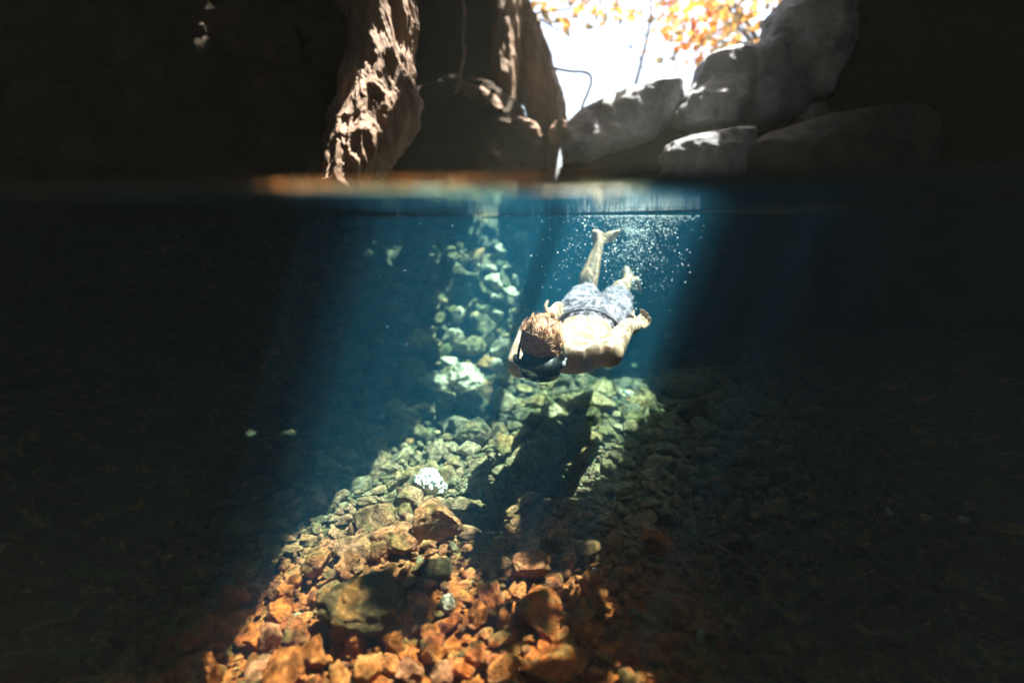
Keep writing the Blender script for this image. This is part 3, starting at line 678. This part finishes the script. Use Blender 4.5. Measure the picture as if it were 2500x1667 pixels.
for k, (px, py, w, h, lab) in enumerate([(1895, 1164, 36, 10, 'thin pale stone alone in the dark on the right'), (2163, 1248, 56, 28, 'largest of the pale stones in the dark at the far right'),
        (2258, 1262, 36, 15, 'pale stone right of the largest one at the far right'), (2218, 1191, 24, 10, 'small pale stone above the others at the far right'), (2350, 1268, 40, 16, 'faintest stone at the right end of the row'),
        (1762, 1202, 9, 6, 'tiny white speck of stone in the dark right of centre'), (1338, 1390 , 12, 16, 'tiny white chip in the near shade'), (1450, 1392, 14, 18, 'small white chip between orange rims'),
        (1195, 1473, 10, 14, 'tiny bright chip beside the pale grey hollowed stone'), (1410, 1548, 12, 8, 'tiny pale chip near the bottom centre'), (1710, 902, 6, 6, 'tiny white round pebble far right of the shell'), (1713, 886, 7, 5, 'tiny white pebble above the round one')]):
    bb('pale_stone', lab, 'stone', px, py, w, h, M['palestone'] if w > 14 else M['white'], 440+k, .7, .1, 'pale stones in the dark', rough=.14, sub=3)
bb('boulder', 'ragged olive rock in the dim light right of the pebble bed', 'rock', 1690, 1005, 90, 66, M['moss'], 461, .8, .1, rough=.3, ridge=.25, sub=5)
bb('boulder', 'low olive rock below the ragged one on the right', 'rock', 1685, 1072, 70, 26, M['moss'], 462, .8, .1, rough=.2, ridge=.1)

# ------------------------------------------------------------------ the swimmer
def solid(acc_list, voxel, smooth, name, mat, parent, seed=None, wr=0, post=None, sf=.5):
    """fuse rough solids into one continuous skin"""
    V, F = acc_list.get()
    tmp = bpy.data.objects.new('tmp', mesh_np('tmp', V, F, None)); COL.objects.link(tmp)
    m = tmp.modifiers.new('r', 'REMESH'); m.mode = 'VOXEL'; m.voxel_size = voxel; m.use_smooth_shade = True
    k = tmp.modifiers.new('s', 'SMOOTH'); k.iterations = smooth; k.factor = sf
    dg = bpy.context.evaluated_depsgraph_get(); me = bpy.data.meshes.new_from_object(tmp.evaluated_get(dg))
    bpy.data.objects.remove(tmp)
    me.name = name
    if post:
        co = np.empty(len(me.vertices)*3, np.float32); me.vertices.foreach_get('co', co); co = co.reshape(-1, 3)
        no = np.empty(len(me.vertices)*3, np.float32); me.vertices.foreach_get('normal', no); no = no.reshape(-1, 3)
        me.vertices.foreach_set('co', post(co.astype(float), no).astype(np.float32).ravel())
    me.materials.clear(); me.materials.append(mat)
    me.polygons.foreach_set('use_smooth', np.ones(len(me.polygons), bool)); me.update()
    return link(name, me, parent)
def limb(acc, pts, n=24, sides=20, up=(0, 0, 1)):
    """tapered limb through (point, half width, half height) with elliptical sections; up fixes the thin axis"""
    P = np.array([p[0] for p in pts], float); W = np.array([p[1] for p in pts]); H = np.array([p[2] if len(p) > 2 else p[1] for p in pts])
    C = spline(P, n); t = np.linspace(0, len(P)-1, len(C))
    def cub(v):
        S = spline(np.stack([v, v, v], 1), n)[:, 0]; return S
    w, h = cub(W), cub(H)
    T = np.gradient(C, axis=0); T /= np.linalg.norm(T, axis=1)[:, None]
    up = np.array(up, float); V = []; a = np.arange(sides)*2*math.pi/sides
    def ring(c, tt, ww, hh):
        s_ = nrm(np.cross(tt, up)); u_ = np.cross(s_, tt)
        return c+np.cos(a)[:, None]*s_*ww+np.sin(a)[:, None]*u_*hh
    caps = 5
    for k in range(caps, 0, -1):
        q = k/(caps+.01)*math.pi/2; V.append(ring(C[0]-T[0]*h[0]*math.sin(q), T[0], w[0]*math.cos(q)+1e-4, h[0]*math.cos(q)+1e-4))
    for i in range(len(C)): V.append(ring(C[i], T[i], w[i], h[i]))
    for k in range(1, caps+1):
        q = k/(caps+.01)*math.pi/2; V.append(ring(C[-1]+T[-1]*h[-1]*math.sin(q), T[-1], w[-1]*math.cos(q)+1e-4, h[-1]*math.cos(q)+1e-4))
    nr = len(V); V = np.concatenate(V)
    I = np.arange(nr*sides).reshape(nr, sides); J = np.roll(I, -1, 1)
    Q = np.stack([I[:-1], J[:-1], J[1:], I[1:]], -1).reshape(-1, 4)
    V = np.concatenate([V, [V[:sides].mean(0)], [V[-sides:].mean(0)]])
    F = np.concatenate([Q[:, [0, 1, 2]], Q[:, [0, 2, 3]], np.stack([J[0], I[0], np.full(sides, nr*sides)], 1), np.stack([I[-1], J[-1], np.full(sides, nr*sides+1)], 1)])
    acc.add(V, F)
def ell(acc, c, ax, sub=3):
    """ellipsoid; ax = 3 scaled axis vectors"""
    V, F = ico(sub); acc.add(V@np.array(ax)+np.array(c), F)

def mat_skin():
    s = NT('wet_skin'); p = s.pos()
    c = s.ramp(s.noise(p, 7, 4, .6), [(.3, (.46, .28, .185)), (.6, (.60, .40, .28)), (.8, (.50, .29, .19))])
    c = s.mix(.35, c, s.ramp(s.noise(p, 60, 4, .6), [(.3, .72), (.6, 1.)]), 'MULTIPLY')
    m_ = s.principled(c, .45, s.bump(s.noise(p, 90, 5, .6), .25, .004), .4)
    b = [n for n in s.t.nodes if n.type == 'BSDF_PRINCIPLED'][0]
    b.inputs['Subsurface Weight'].default_value = .15; b.inputs['Subsurface Radius'].default_value = (.02, .008, .004); b.inputs['Subsurface Scale'].default_value = .6
    return m_
def mat_cloth():
    s = NT('wet_cloth'); p = s.pos()
    c = s.ramp(s.noise(p, 12, 5, .65), [(.3, (.19, .155, .195)), (.52, (.27, .22, .275)), (.74, (.42, .35, .39))])
    h = s.math('ADD', s.noise(p, 26, 4, .6, 1.2), s.math('MULTIPLY', s.noise(p, 300, 2), .15))
    return s.principled(c, .75, s.bump(h, .7, .02), .2)
M['skin'] = mat_skin(); M['cloth'] = mat_cloth()
def simple(name, col, rough, spec=.5, **kw): s = NT(name); return s.principled(col, rough, None, spec, **kw)
M['rubber'] = simple('black_rubber', (.012, .013, .014), .38, .5)
M['lens'] = simple('dark_glass', (.008, .012, .012), .06, .8)
M['steel'] = simple('clear_buckle', (.6, .62, .62), .2, .7)
def mat_hair():
    s = NT('wet_hair'); r_ = s.n('NewGeometry').outputs['Random Per Island']
    c = s.ramp(r_, [(0, (.28, .11, .05)), (.3, (.46, .20, .10)), (.6, (.66, .33, .18)), (.85, (.78, .47, .30))])
    return s.principled(c, .38, None, .5)
M['hair'] = mat_hair()

person = link('person', None, None, tuple(at(1440, 770, 2.6)))
tag(person, 'swimmer in lavender shorts and a black diving mask gliding face down towards the camera', 'person')
PO = np.array(person.location)
def A(px, py, Y): return at(px, py, Y)-PO
body = Acc()
# spine
S = [A(1376, 868, 2.16), A(1388, 862, 2.22), A(1408, 842, 2.34), A(1428, 812, 2.48), A(1446, 786, 2.60), A(1450, 776, 2.68)]
side = nrm(np.cross(S[4]-S[0], (0, 0, 1)))
limb(body, [(S[0], .12, .07), (S[1], .165, .095), (S[2], .158, .098), (S[3], .135, .085), (S[4], .150, .092), (S[5], .14, .09)], sides=32)
# shoulder blades, spine furrow muscles, deltoids
shL, shR = A(1272, 888, 2.17), A(1484, 862, 2.15)
for q, sg in ((shL, -1), (shR, 1)):
    m = q*.55+S[1]*.45
    limb(body, [(S[0]+np.array([0, 0, .01]), .06, .05), (q, .062, .056)])
    ell(body, m+np.array([0, .06, .035]), [side*.07, nrm(S[2]-S[0])*.09, np.array([0, 0, .05])])
    limb(body, [(m+np.array([0, .03, .0]), .06, .05), (S[2]+side*sg*.085, .055, .06), (S[3]+side*sg*.06, .05, .05)])
# neck and head
H = A(1323, 842, 2.00)
c_ = nrm([-.06, -.78, .62]); f_ = nrm(np.array([-.12, -.62, -.78])); f_ = nrm(f_-c_*np.dot(c_, f_)); s_ = np.cross(c_, f_)
limb(body, [(S[0]+np.array([0, .03, .0]), .075, .06), (S[0]*.5+H*.5+np.array([0, .01, -.0]), .058, .058), (H-c_*.05, .056, .056)])
ell(body, H+c_*.01-f_*.005, [s_*.074, c_*.108, f_*.093])
ell(body, H-c_*.05+f_*.035, [s_*.060, c_*.075, f_*.062])           # face and jaw
ell(body, H-c_*.105+f_*.075, [s_*.024, c_*.022, f_*.022])          # chin
limb(body, [(H+c_*.0+f_*.085, .012), (H-c_*.03+f_*.110, .017), (H-c_*.036+f_*.10, .014)], 6)   # nose
limb(body, [(H-c_*.062+f_*.094-s_*.022, .008), (H-c_*.062+f_*.100, .010), (H-c_*.062+f_*.094+s_*.022, .008)], 6)  # lips
for sg in (-1, 1):
    ell(body, H-c_*.01+s_*sg*.077-f_*.005, [s_*.010, c_*.030, f_*.018])
# arms
def hand(acc, wrist, palm, spread, curl, thumb):
    """wrist point, palm direction, sideways direction, curl direction"""
    d = nrm(palm); w = nrm(spread - d*np.dot(spread, d)); k = nrm(curl)
    pc = wrist+d*.048
    ell(acc, pc, [w*.042, d*.052, nrm(np.cross(w, d))*.017])
    lens = (.068, .078, .072, .056)
    for i, L in enumerate(lens):
        b = wrist+d*.085+w*(.030-.020*i); o = w*(.25-.17*i)*.3
        p1 = b+(d+o)*L*.42+k*.004; p2 = p1+nrm(d*.75+k*.65+o)*L*.33; p3 = p2+nrm(d*.3+k*.95+o)*L*.26
        limb(acc, [(b-d*.02, .0095), (b, .0095), (p1, .0088), (p2, .0080), (p3, .0070)], 5, 10, up=nrm(np.cross(d, w))+.01)
    b = wrist+d*.02+w*.034*thumb
    limb(acc, [(b, .013), (b+(w*thumb*.8+d*.5)*.030, .0115), (b+(w*thumb*.7+d*1.0)*.052, .0095)], 5, 10, up=nrm(np.cross(d, w))+.01)
# image-left arm: swept back beside the body, hand on the hip
eL, wL = A(1283, 812, 2.40), A(1340, 778, 2.54)
limb(body, [(shL, .064, .064), (shL*.6+eL*.4, .054, .056), (eL*.85+shL*.15, .040, .042), (eL, .041, .040)])
limb(body, [(eL, .040), (eL*.7+wL*.3, .043), (eL*.35+wL*.65, .034), (wL, .026, .022)])
hand(body, wL, A(1362, 756, 2.62)-wL, np.array([-.6, 0, .8]), np.array([.8, .2, -.3]), 1)
eR, wR = A(1530, 800, 2.40), A(1556, 794, 2.60)
limb(body, [(shR, .068, .066), (shR*.6+eR*.4, .055, .057), (eR*.85+shR*.15, .042, .044), (eR, .043, .042)])
limb(body, [(eR, .042), (eR*.7+wR*.3, .045), (eR*.35+wR*.65, .036), (wR, .027, .023)])
hand(body, wR, A(1574, 780, 2.69)-wR, np.array([.75, .0, -.65]), np.array([-.3, -.5, .5]), -1)
# legs
hL, kL, aL = A(1408, 776, 2.72), A(1430, 727, 3.05), A(1462, 594, 3.20)
hR, kR, aR = A(1486, 778, 2.74), A(1508, 728, 3.08), A(1532, 684, 3.40)
limb(body, [(hL, .090, .088), (hL*.6+kL*.4, .082, .082), (hL*.2+kL*.8, .062, .062), (kL, .056, .058)], up=(0, .2, 1))
limb(body, [(hR, .090, .088), (hR*.6+kR*.4, .082, .082), (hR*.2+kR*.8, .062, .062), (kR, .056, .058)], up=(0, .2, 1))
def calf(k, a, bulge):
    d = a-k; b = np.array(bulge)
    limb(body, [(k, .055, .055), (k+d*.2+b*.4, .055, .058), (k+d*.36+b, .058, .060), (k+d*.6+b*.4, .046, .048), (k+d*.82, .034, .036), (a, .032, .036)], up=(.1, -1, .1))
calf(kL, aL, (-.012, -.01, 0)); calf(kR, aR, (-.008, 0, .012))
ell(body, hL+np.array([-.01, .0, .03]), [side*.095, np.array([0, .11, 0]), np.array([0, 0, .075])])
ell(body, hR+np.array([.01, .0, .03]), [side*.095, np.array([0, .11, 0]), np.array([0, 0, .075])])
def foot(a, heel, ball, toe, wdir):
    w = nrm(wdir)
    ell(body, heel, [w*.030, nrm(ball-heel)*.036, np.cross(w, nrm(ball-heel))*.034])
    limb(body, [(a, .032, .034), (heel*.5+a*.5, .033, .033), (heel, .030, .030)])
    limb(body, [(heel, .030, .030), (heel*.5+ball*.5+(a-heel)*.25, .034, .028), (ball, .044, .020)], up=np.cross(w, ball-heel))
    limb(body, [(a, .030, .030), (a*.35+ball*.65, .032, .022), (ball, .036, .016)], up=np.cross(w, ball-heel))
    d = nrm(toe-ball); L = np.linalg.norm(toe-ball)
    for i, (k, r_) in enumerate(((1.0, .0125), (.95, .009), (.85, .0085), (.75, .008), (.62, .008))):
        b = ball+w*(.030-.0155*i)
        limb(body, [(b-d*.02, r_*1.05), (b+d*L*k*.5, r_), (b+d*L*k, r_*.9)], 5, 10, up=np.cross(w, d))
foot(aL, A(1456, 572, 3.22), A(1492, 580, 3.24)+np.array([0, .05, 0]), A(1514, 575, 3.26)+np.array([0, .06, 0]), np.array([.1, -.5, .9]))
foot(aR, A(1530, 662, 3.46), A(1546, 690, 3.50), A(1552, 712, 3.50), np.array([.9, -.3, .4]))
def post_body(V, n):
    # furrow of the spine and a little muscle relief
    ax = nrm(S[4]-S[0]); r_ = V-S[0]; t = r_@ax; lat = (r_-t[:, None]*ax)@side
    k = np.exp(-(lat/.014)**2)*sstep(.0, .1, t)*sstep(.62, .45, t)*(n[:, 2] > .3)
    sb = (np.exp(-((np.abs(lat)-.085)/.02)**2)*np.exp(-((t-.14)/.06)**2))*(n[:, 2] > .3)
    return V - n*(k*.008+sb*.006)[:, None] + n*(fbm(V*22, 3, 3)*.0016)[:, None]
body_o = solid(body, .0052, 7, 'body', M['skin'], person, post=post_body)
# shorts
sh = Acc(); up_ = np.array([0, 0, 1.])
wst = S[3]*.35+S[4]*.65
limb(sh, [(wst, .156, .100), (S[4], .166, .108), (S[5]+np.array([0, .02, 0]), .168, .112)], sides=32)
for h_, k_, e in ((hL, kL, .93), (hR, kR, .80)):
    en = h_*(1-e)+k_*e
    limb(sh, [(h_+np.array([0, -.02, .01]), .112, .112), (h_*.6+k_*.4, .108, .104), (en, .098, .094)], up=(0, .2, 1), sides=28)
for h_ in (hL, hR): ell(sh, h_+np.array([0, .0, .03]), [side*.11, np.array([0, .125, 0]), np.array([0, 0, .088])])
def post_sh(V, n):
    q = V*np.array([16, 9, 16]); d = fbm(q+3, 4, 4, True)*.009+fbm(V*45, 3, 8, True)*.004
    return V+n*d[:, None]
sh_o = solid(sh, .006, 4, 'swim_shorts', M['cloth'], person, post=post_sh)
wb = Acc(); ax = nrm(S[4]-S[3]); wd = side; ud = np.cross(ax, wd) if np.cross(ax, wd)[2] > 0 else -np.cross(ax, wd)
for k, dd in enumerate((-.030, -.018, -.006)):
    a = np.linspace(0, 2*math.pi, 72, endpoint=False); c0 = wst+ax*dd
    ring = c0+np.cos(a)[:, None]*wd*(.157+.001*k)+np.sin(a)[:, None]*ud*(.101+.001*k); ring = np.concatenate([ring, ring[:1]])
    tube(wb, ring, .0068, 8, .5, k)
wb_o = wb.build('waistband', M['cloth'], sh_o)
# hair: a cap and many wet locks swirling out from the crown
ha = Acc()
V0, F0 = ico(4); hair_c = H+c_*.012-f_*.012
X = V0@np.array([s_*.079, c_*.113, f_*.098]); keepd = (V0[:, 2] < .60+.5*np.maximum(V0[:, 1], 0)) & (V0[:, 1] > -.72)
q = X*(1+.06*fbm(V0*5, 4, 2, True))[:, None]
idx = np.nonzero(keepd)[0]; mp = -np.ones(len(V0), int); mp[idx] = np.arange(len(idx))
Fk = F0[np.all(keepd[F0], 1)]; ha.add(q[idx]+hair_c, mp[Fk])
rh = np.random.default_rng(3)
swirl = nrm([.05, .90, .30])
cen = [nrm(rh.normal(size=3)+np.array([0, .5, -.2])) for _ in range(150)]
cph = rh.uniform(0, 6.28, 150); cl_ = rh.uniform(.45, .95, 150); cb = rh.normal(size=(150, 3))*.35; cl_lift = np.where(rh.random(150) < .85, rh.uniform(.0, .05, 150), rh.uniform(.06, .2, 150))
CEN = np.array(cen); AX = np.array([s_*.079, c_*.113, f_*.098])
for _ in range(5200):
    v = nrm(rh.normal(size=3)+np.array([0, .5, -.2]))
    if v[2] > .60+.5*max(v[1], 0) or v[1] < -.6: continue
    k_ = int(np.argmax(CEN@v)); cv = CEN[k_]
    tang = cv-swirl*np.dot(cv, swirl)
    tang = nrm(nrm(tang+1e-6)+np.cross(swirl, nrm(tang+1e-6))*.5+cb[k_]+rh.normal(size=3)*.07+np.array([0, 0, -.8]))
    L = cl_[k_]*rh.uniform(.8, 1.1); pts = []; p = v.copy(); dirn = tang
    for k in range(9):
        t = k/8; pull = (cv-v)*t*.28
        pts.append(hair_c+(nrm(p+pull)*(1.03+(cl_lift[k_]+.03*math.sin(_))*t*t+.03*math.sin(7*t+cph[k_])*t))@AX)
        dirn = nrm(dirn-nrm(p)*np.dot(dirn, nrm(p))+np.cross(nrm(p), dirn)*.30*math.sin(5*t+cph[k_])); p = p+dirn*L/8
    tube(ha, pts, np.array([.0013, .0017, .0018, .0018, .0017, .0014, .0011, .0008, .0003]), 4)
ha.build('hair', M['hair'], person)
# diving mask
mk = link('diving_mask', None, person); MC = H+c_*.004+f_*.096; s_ = s_*.94; c_ = c_*.92
fr = Acc()
def se_ring(w, h, ex, n=64):
    a = np.arange(n)*2*math.pi/n; return np.sign(np.cos(a))*np.abs(np.cos(a))**ex*w, np.sign(np.sin(a))*np.abs(np.sin(a))**ex*h
rings = []
for (w, h, dz) in ((.070, .052, -.035), (.078, .060, -.02), (.083, .064, .0), (.086, .066, .018), (.086, .066, .040), (.081, .061, .045), (.076, .056, .043)):
    x_, y_ = se_ring(w, h, .62); rings.append(MC+x_[:, None]*s_+y_[:, None]*c_+(dz-.018*(x_/.08)**2)[:, None]*f_)
n_ = 64; Vm = np.concatenate(rings+[rings[-1]*1]); 
Fm = [[i*n_+j, i*n_+(j+1) % n_, (i+1)*n_+(j+1) % n_, (i+1)*n_+j] for i in range(len(rings)-1) for j in range(n_)]
fr.add(Vm, np.array(Fm))
for sg in (-1, 1):                                                  # strap lugs
    limb(fr, [(MC+s_*sg*.078+c_*.020+f_*.0, .016, .014), (MC+s_*sg*.098+c_*.024-f_*.012, .014, .011), (MC+s_*sg*.104+c_*.02-f_*.03, .011, .009)], 5, 10, up=c_)
limb(fr, [(MC-c_*.035+f_*.03, .015), (MC-c_*.042+f_*.036, .015), (MC-c_*.050+f_*.028, .012)], 5, 12, up=s_)      # nose pocket
fr.build('mask_frame', M['rubber'], mk)
ln = Acc(); x_, y_ = se_ring(.076, .056, .62); r0 = MC+x_[:, None]*s_+y_[:, None]*c_+(.042-.018*(x_/.08)**2)[:, None]*f_
r1 = r0-f_*.006; Vl = np.concatenate([r0, r1, [MC+f_*.043], [MC+f_*.035]])
ln.add(Vl, np.array([[j, (j+1) % n_, 2*n_] for j in range(n_)]+[[n_+(j+1) % n_, n_+j, 2*n_+1] for j in range(n_)]+[[j, n_+j, n_+(j+1) % n_] for j in range(n_)]+[[j, n_+(j+1) % n_, (j+1) % n_] for j in range(n_)]))
ln.build('lens', M['lens'], mk, False)
st = Acc(); pts = []
for a in np.linspace(-.02*math.pi, 1.02*math.pi, 40):
    pts.append(H+c_*.02+s_*math.cos(a)*.095*(1 if abs(math.cos(a)) > .7 else .98)-f_*(math.sin(a)*.118-.062*(1-math.sin(a))))
pts = np.array(pts)
for o in (-.007, 0, .007): tube(st, pts+c_*o, .0045, 6)
st.build('strap', M['rubber'], mk)
bk = Acc()
for sg in (1,): ell(bk, MC+s_*sg*.098+c_*.038-f_*.004, [s_*.009, c_*.005, f_*.013], 2)
limb(bk, [(MC+s_*-.082+c_*.03+f_*.02, .0028), (MC+s_*-.088+c_*.0+f_*.03, .0028), (MC+s_*-.084-c_*.03+f_*.02, .0028)], 5, 6)
bk.build('buckle', M['steel'], mk)

# ------------------------------------------------------------------ bubbles and drifting specks
def mat_bubble():
    s = NT('bubble_skin'); return s.principled((.86, .93, .96), .12, None, .9)
M['bubble'] = mat_bubble()
def cloud(n, blobs, lo, hi, seed):
    """blobs: centre px, py, spread px, py, near and far distance, share"""
    r_ = np.random.default_rng(seed); V0, F0 = ico(1); acc = Acc()
    for (cx, cy_, sx_, sy_, Y0, Y1, w) in blobs:
        for _ in range(int(n*w)):
            p = at(cx+r_.normal()*sx_, max(528, cy_+r_.normal()*sy_), r_.uniform(Y0, Y1))
            if p[2] > -.004 or p[2] < bed_z(p[0], p[1])[0]+.05: continue
            acc.add(V0*(lo+(hi-lo)*r_.random()**4)+p, F0)
    return acc
rb = np.random.default_rng(77)
bl = [(rb.normal(1545, 50), 535+abs(rb.normal(0, 85)), rb.uniform(5, 22), rb.uniform(5, 20), 2.75, 3.4, rb.uniform(.004, .022)) for _ in range(26)]
a_ = cloud(3600, bl+[(1560, 530, 60, 12, 2.7, 3.6, .16), (1640, 532, 28, 10, 2.7, 3.4, .08), (1440, 535, 40, 12, 2.7, 3.4, .04), (1550, 610, 70, 60, 2.5, 3.6, .26), (1540, 600, 30, 60, 2.9, 3.3, .12), (1410, 640, 60, 60, 2.5, 3.3, .05)], .0010, .0052, 21)  # bubble rows along the waterline also stand in for surface sparkle
tag(a_.build('bubbles', M['bubble']), 'cloud of fine white bubbles round the kicking feet, doubling as sparkle at the waterline', 'bubbles', kind='stuff')
a_ = cloud(600, [(1150, 700, 180, 150, 1.6, 4.2, .5), (1350, 820, 260, 200, 1.0, 4.2, .5)], .0007, .0022, 22)
tag(a_.build('drifting_specks', M['bubble']), 'fine pale specks drifting through the lit water', 'specks', kind='stuff')

# ------------------------------------------------------------------ thin haze added to lift the blacks and whiten the gap
hz = NT('added_haze_air'); vp = hz.n('VolumePrincipled'); vp.inputs['Color'].default_value = (.95, 1, .84, 1); vp.inputs['Density'].default_value = .0040
hz.l(vp.outputs[0], hz.out.inputs['Volume'])
bm = bmesh.new(); bmesh.ops.create_cube(bm, size=1); me = bpy.data.meshes.new('added_haze')
for v in bm.verts: v.co = (v.co.x*24, 5+v.co.y*24, 1.0+v.co.z*9)
bm.to_mesh(me); bm.free(); me.materials.append(hz.m); tag(link('added_haze', me), kind='stuff')
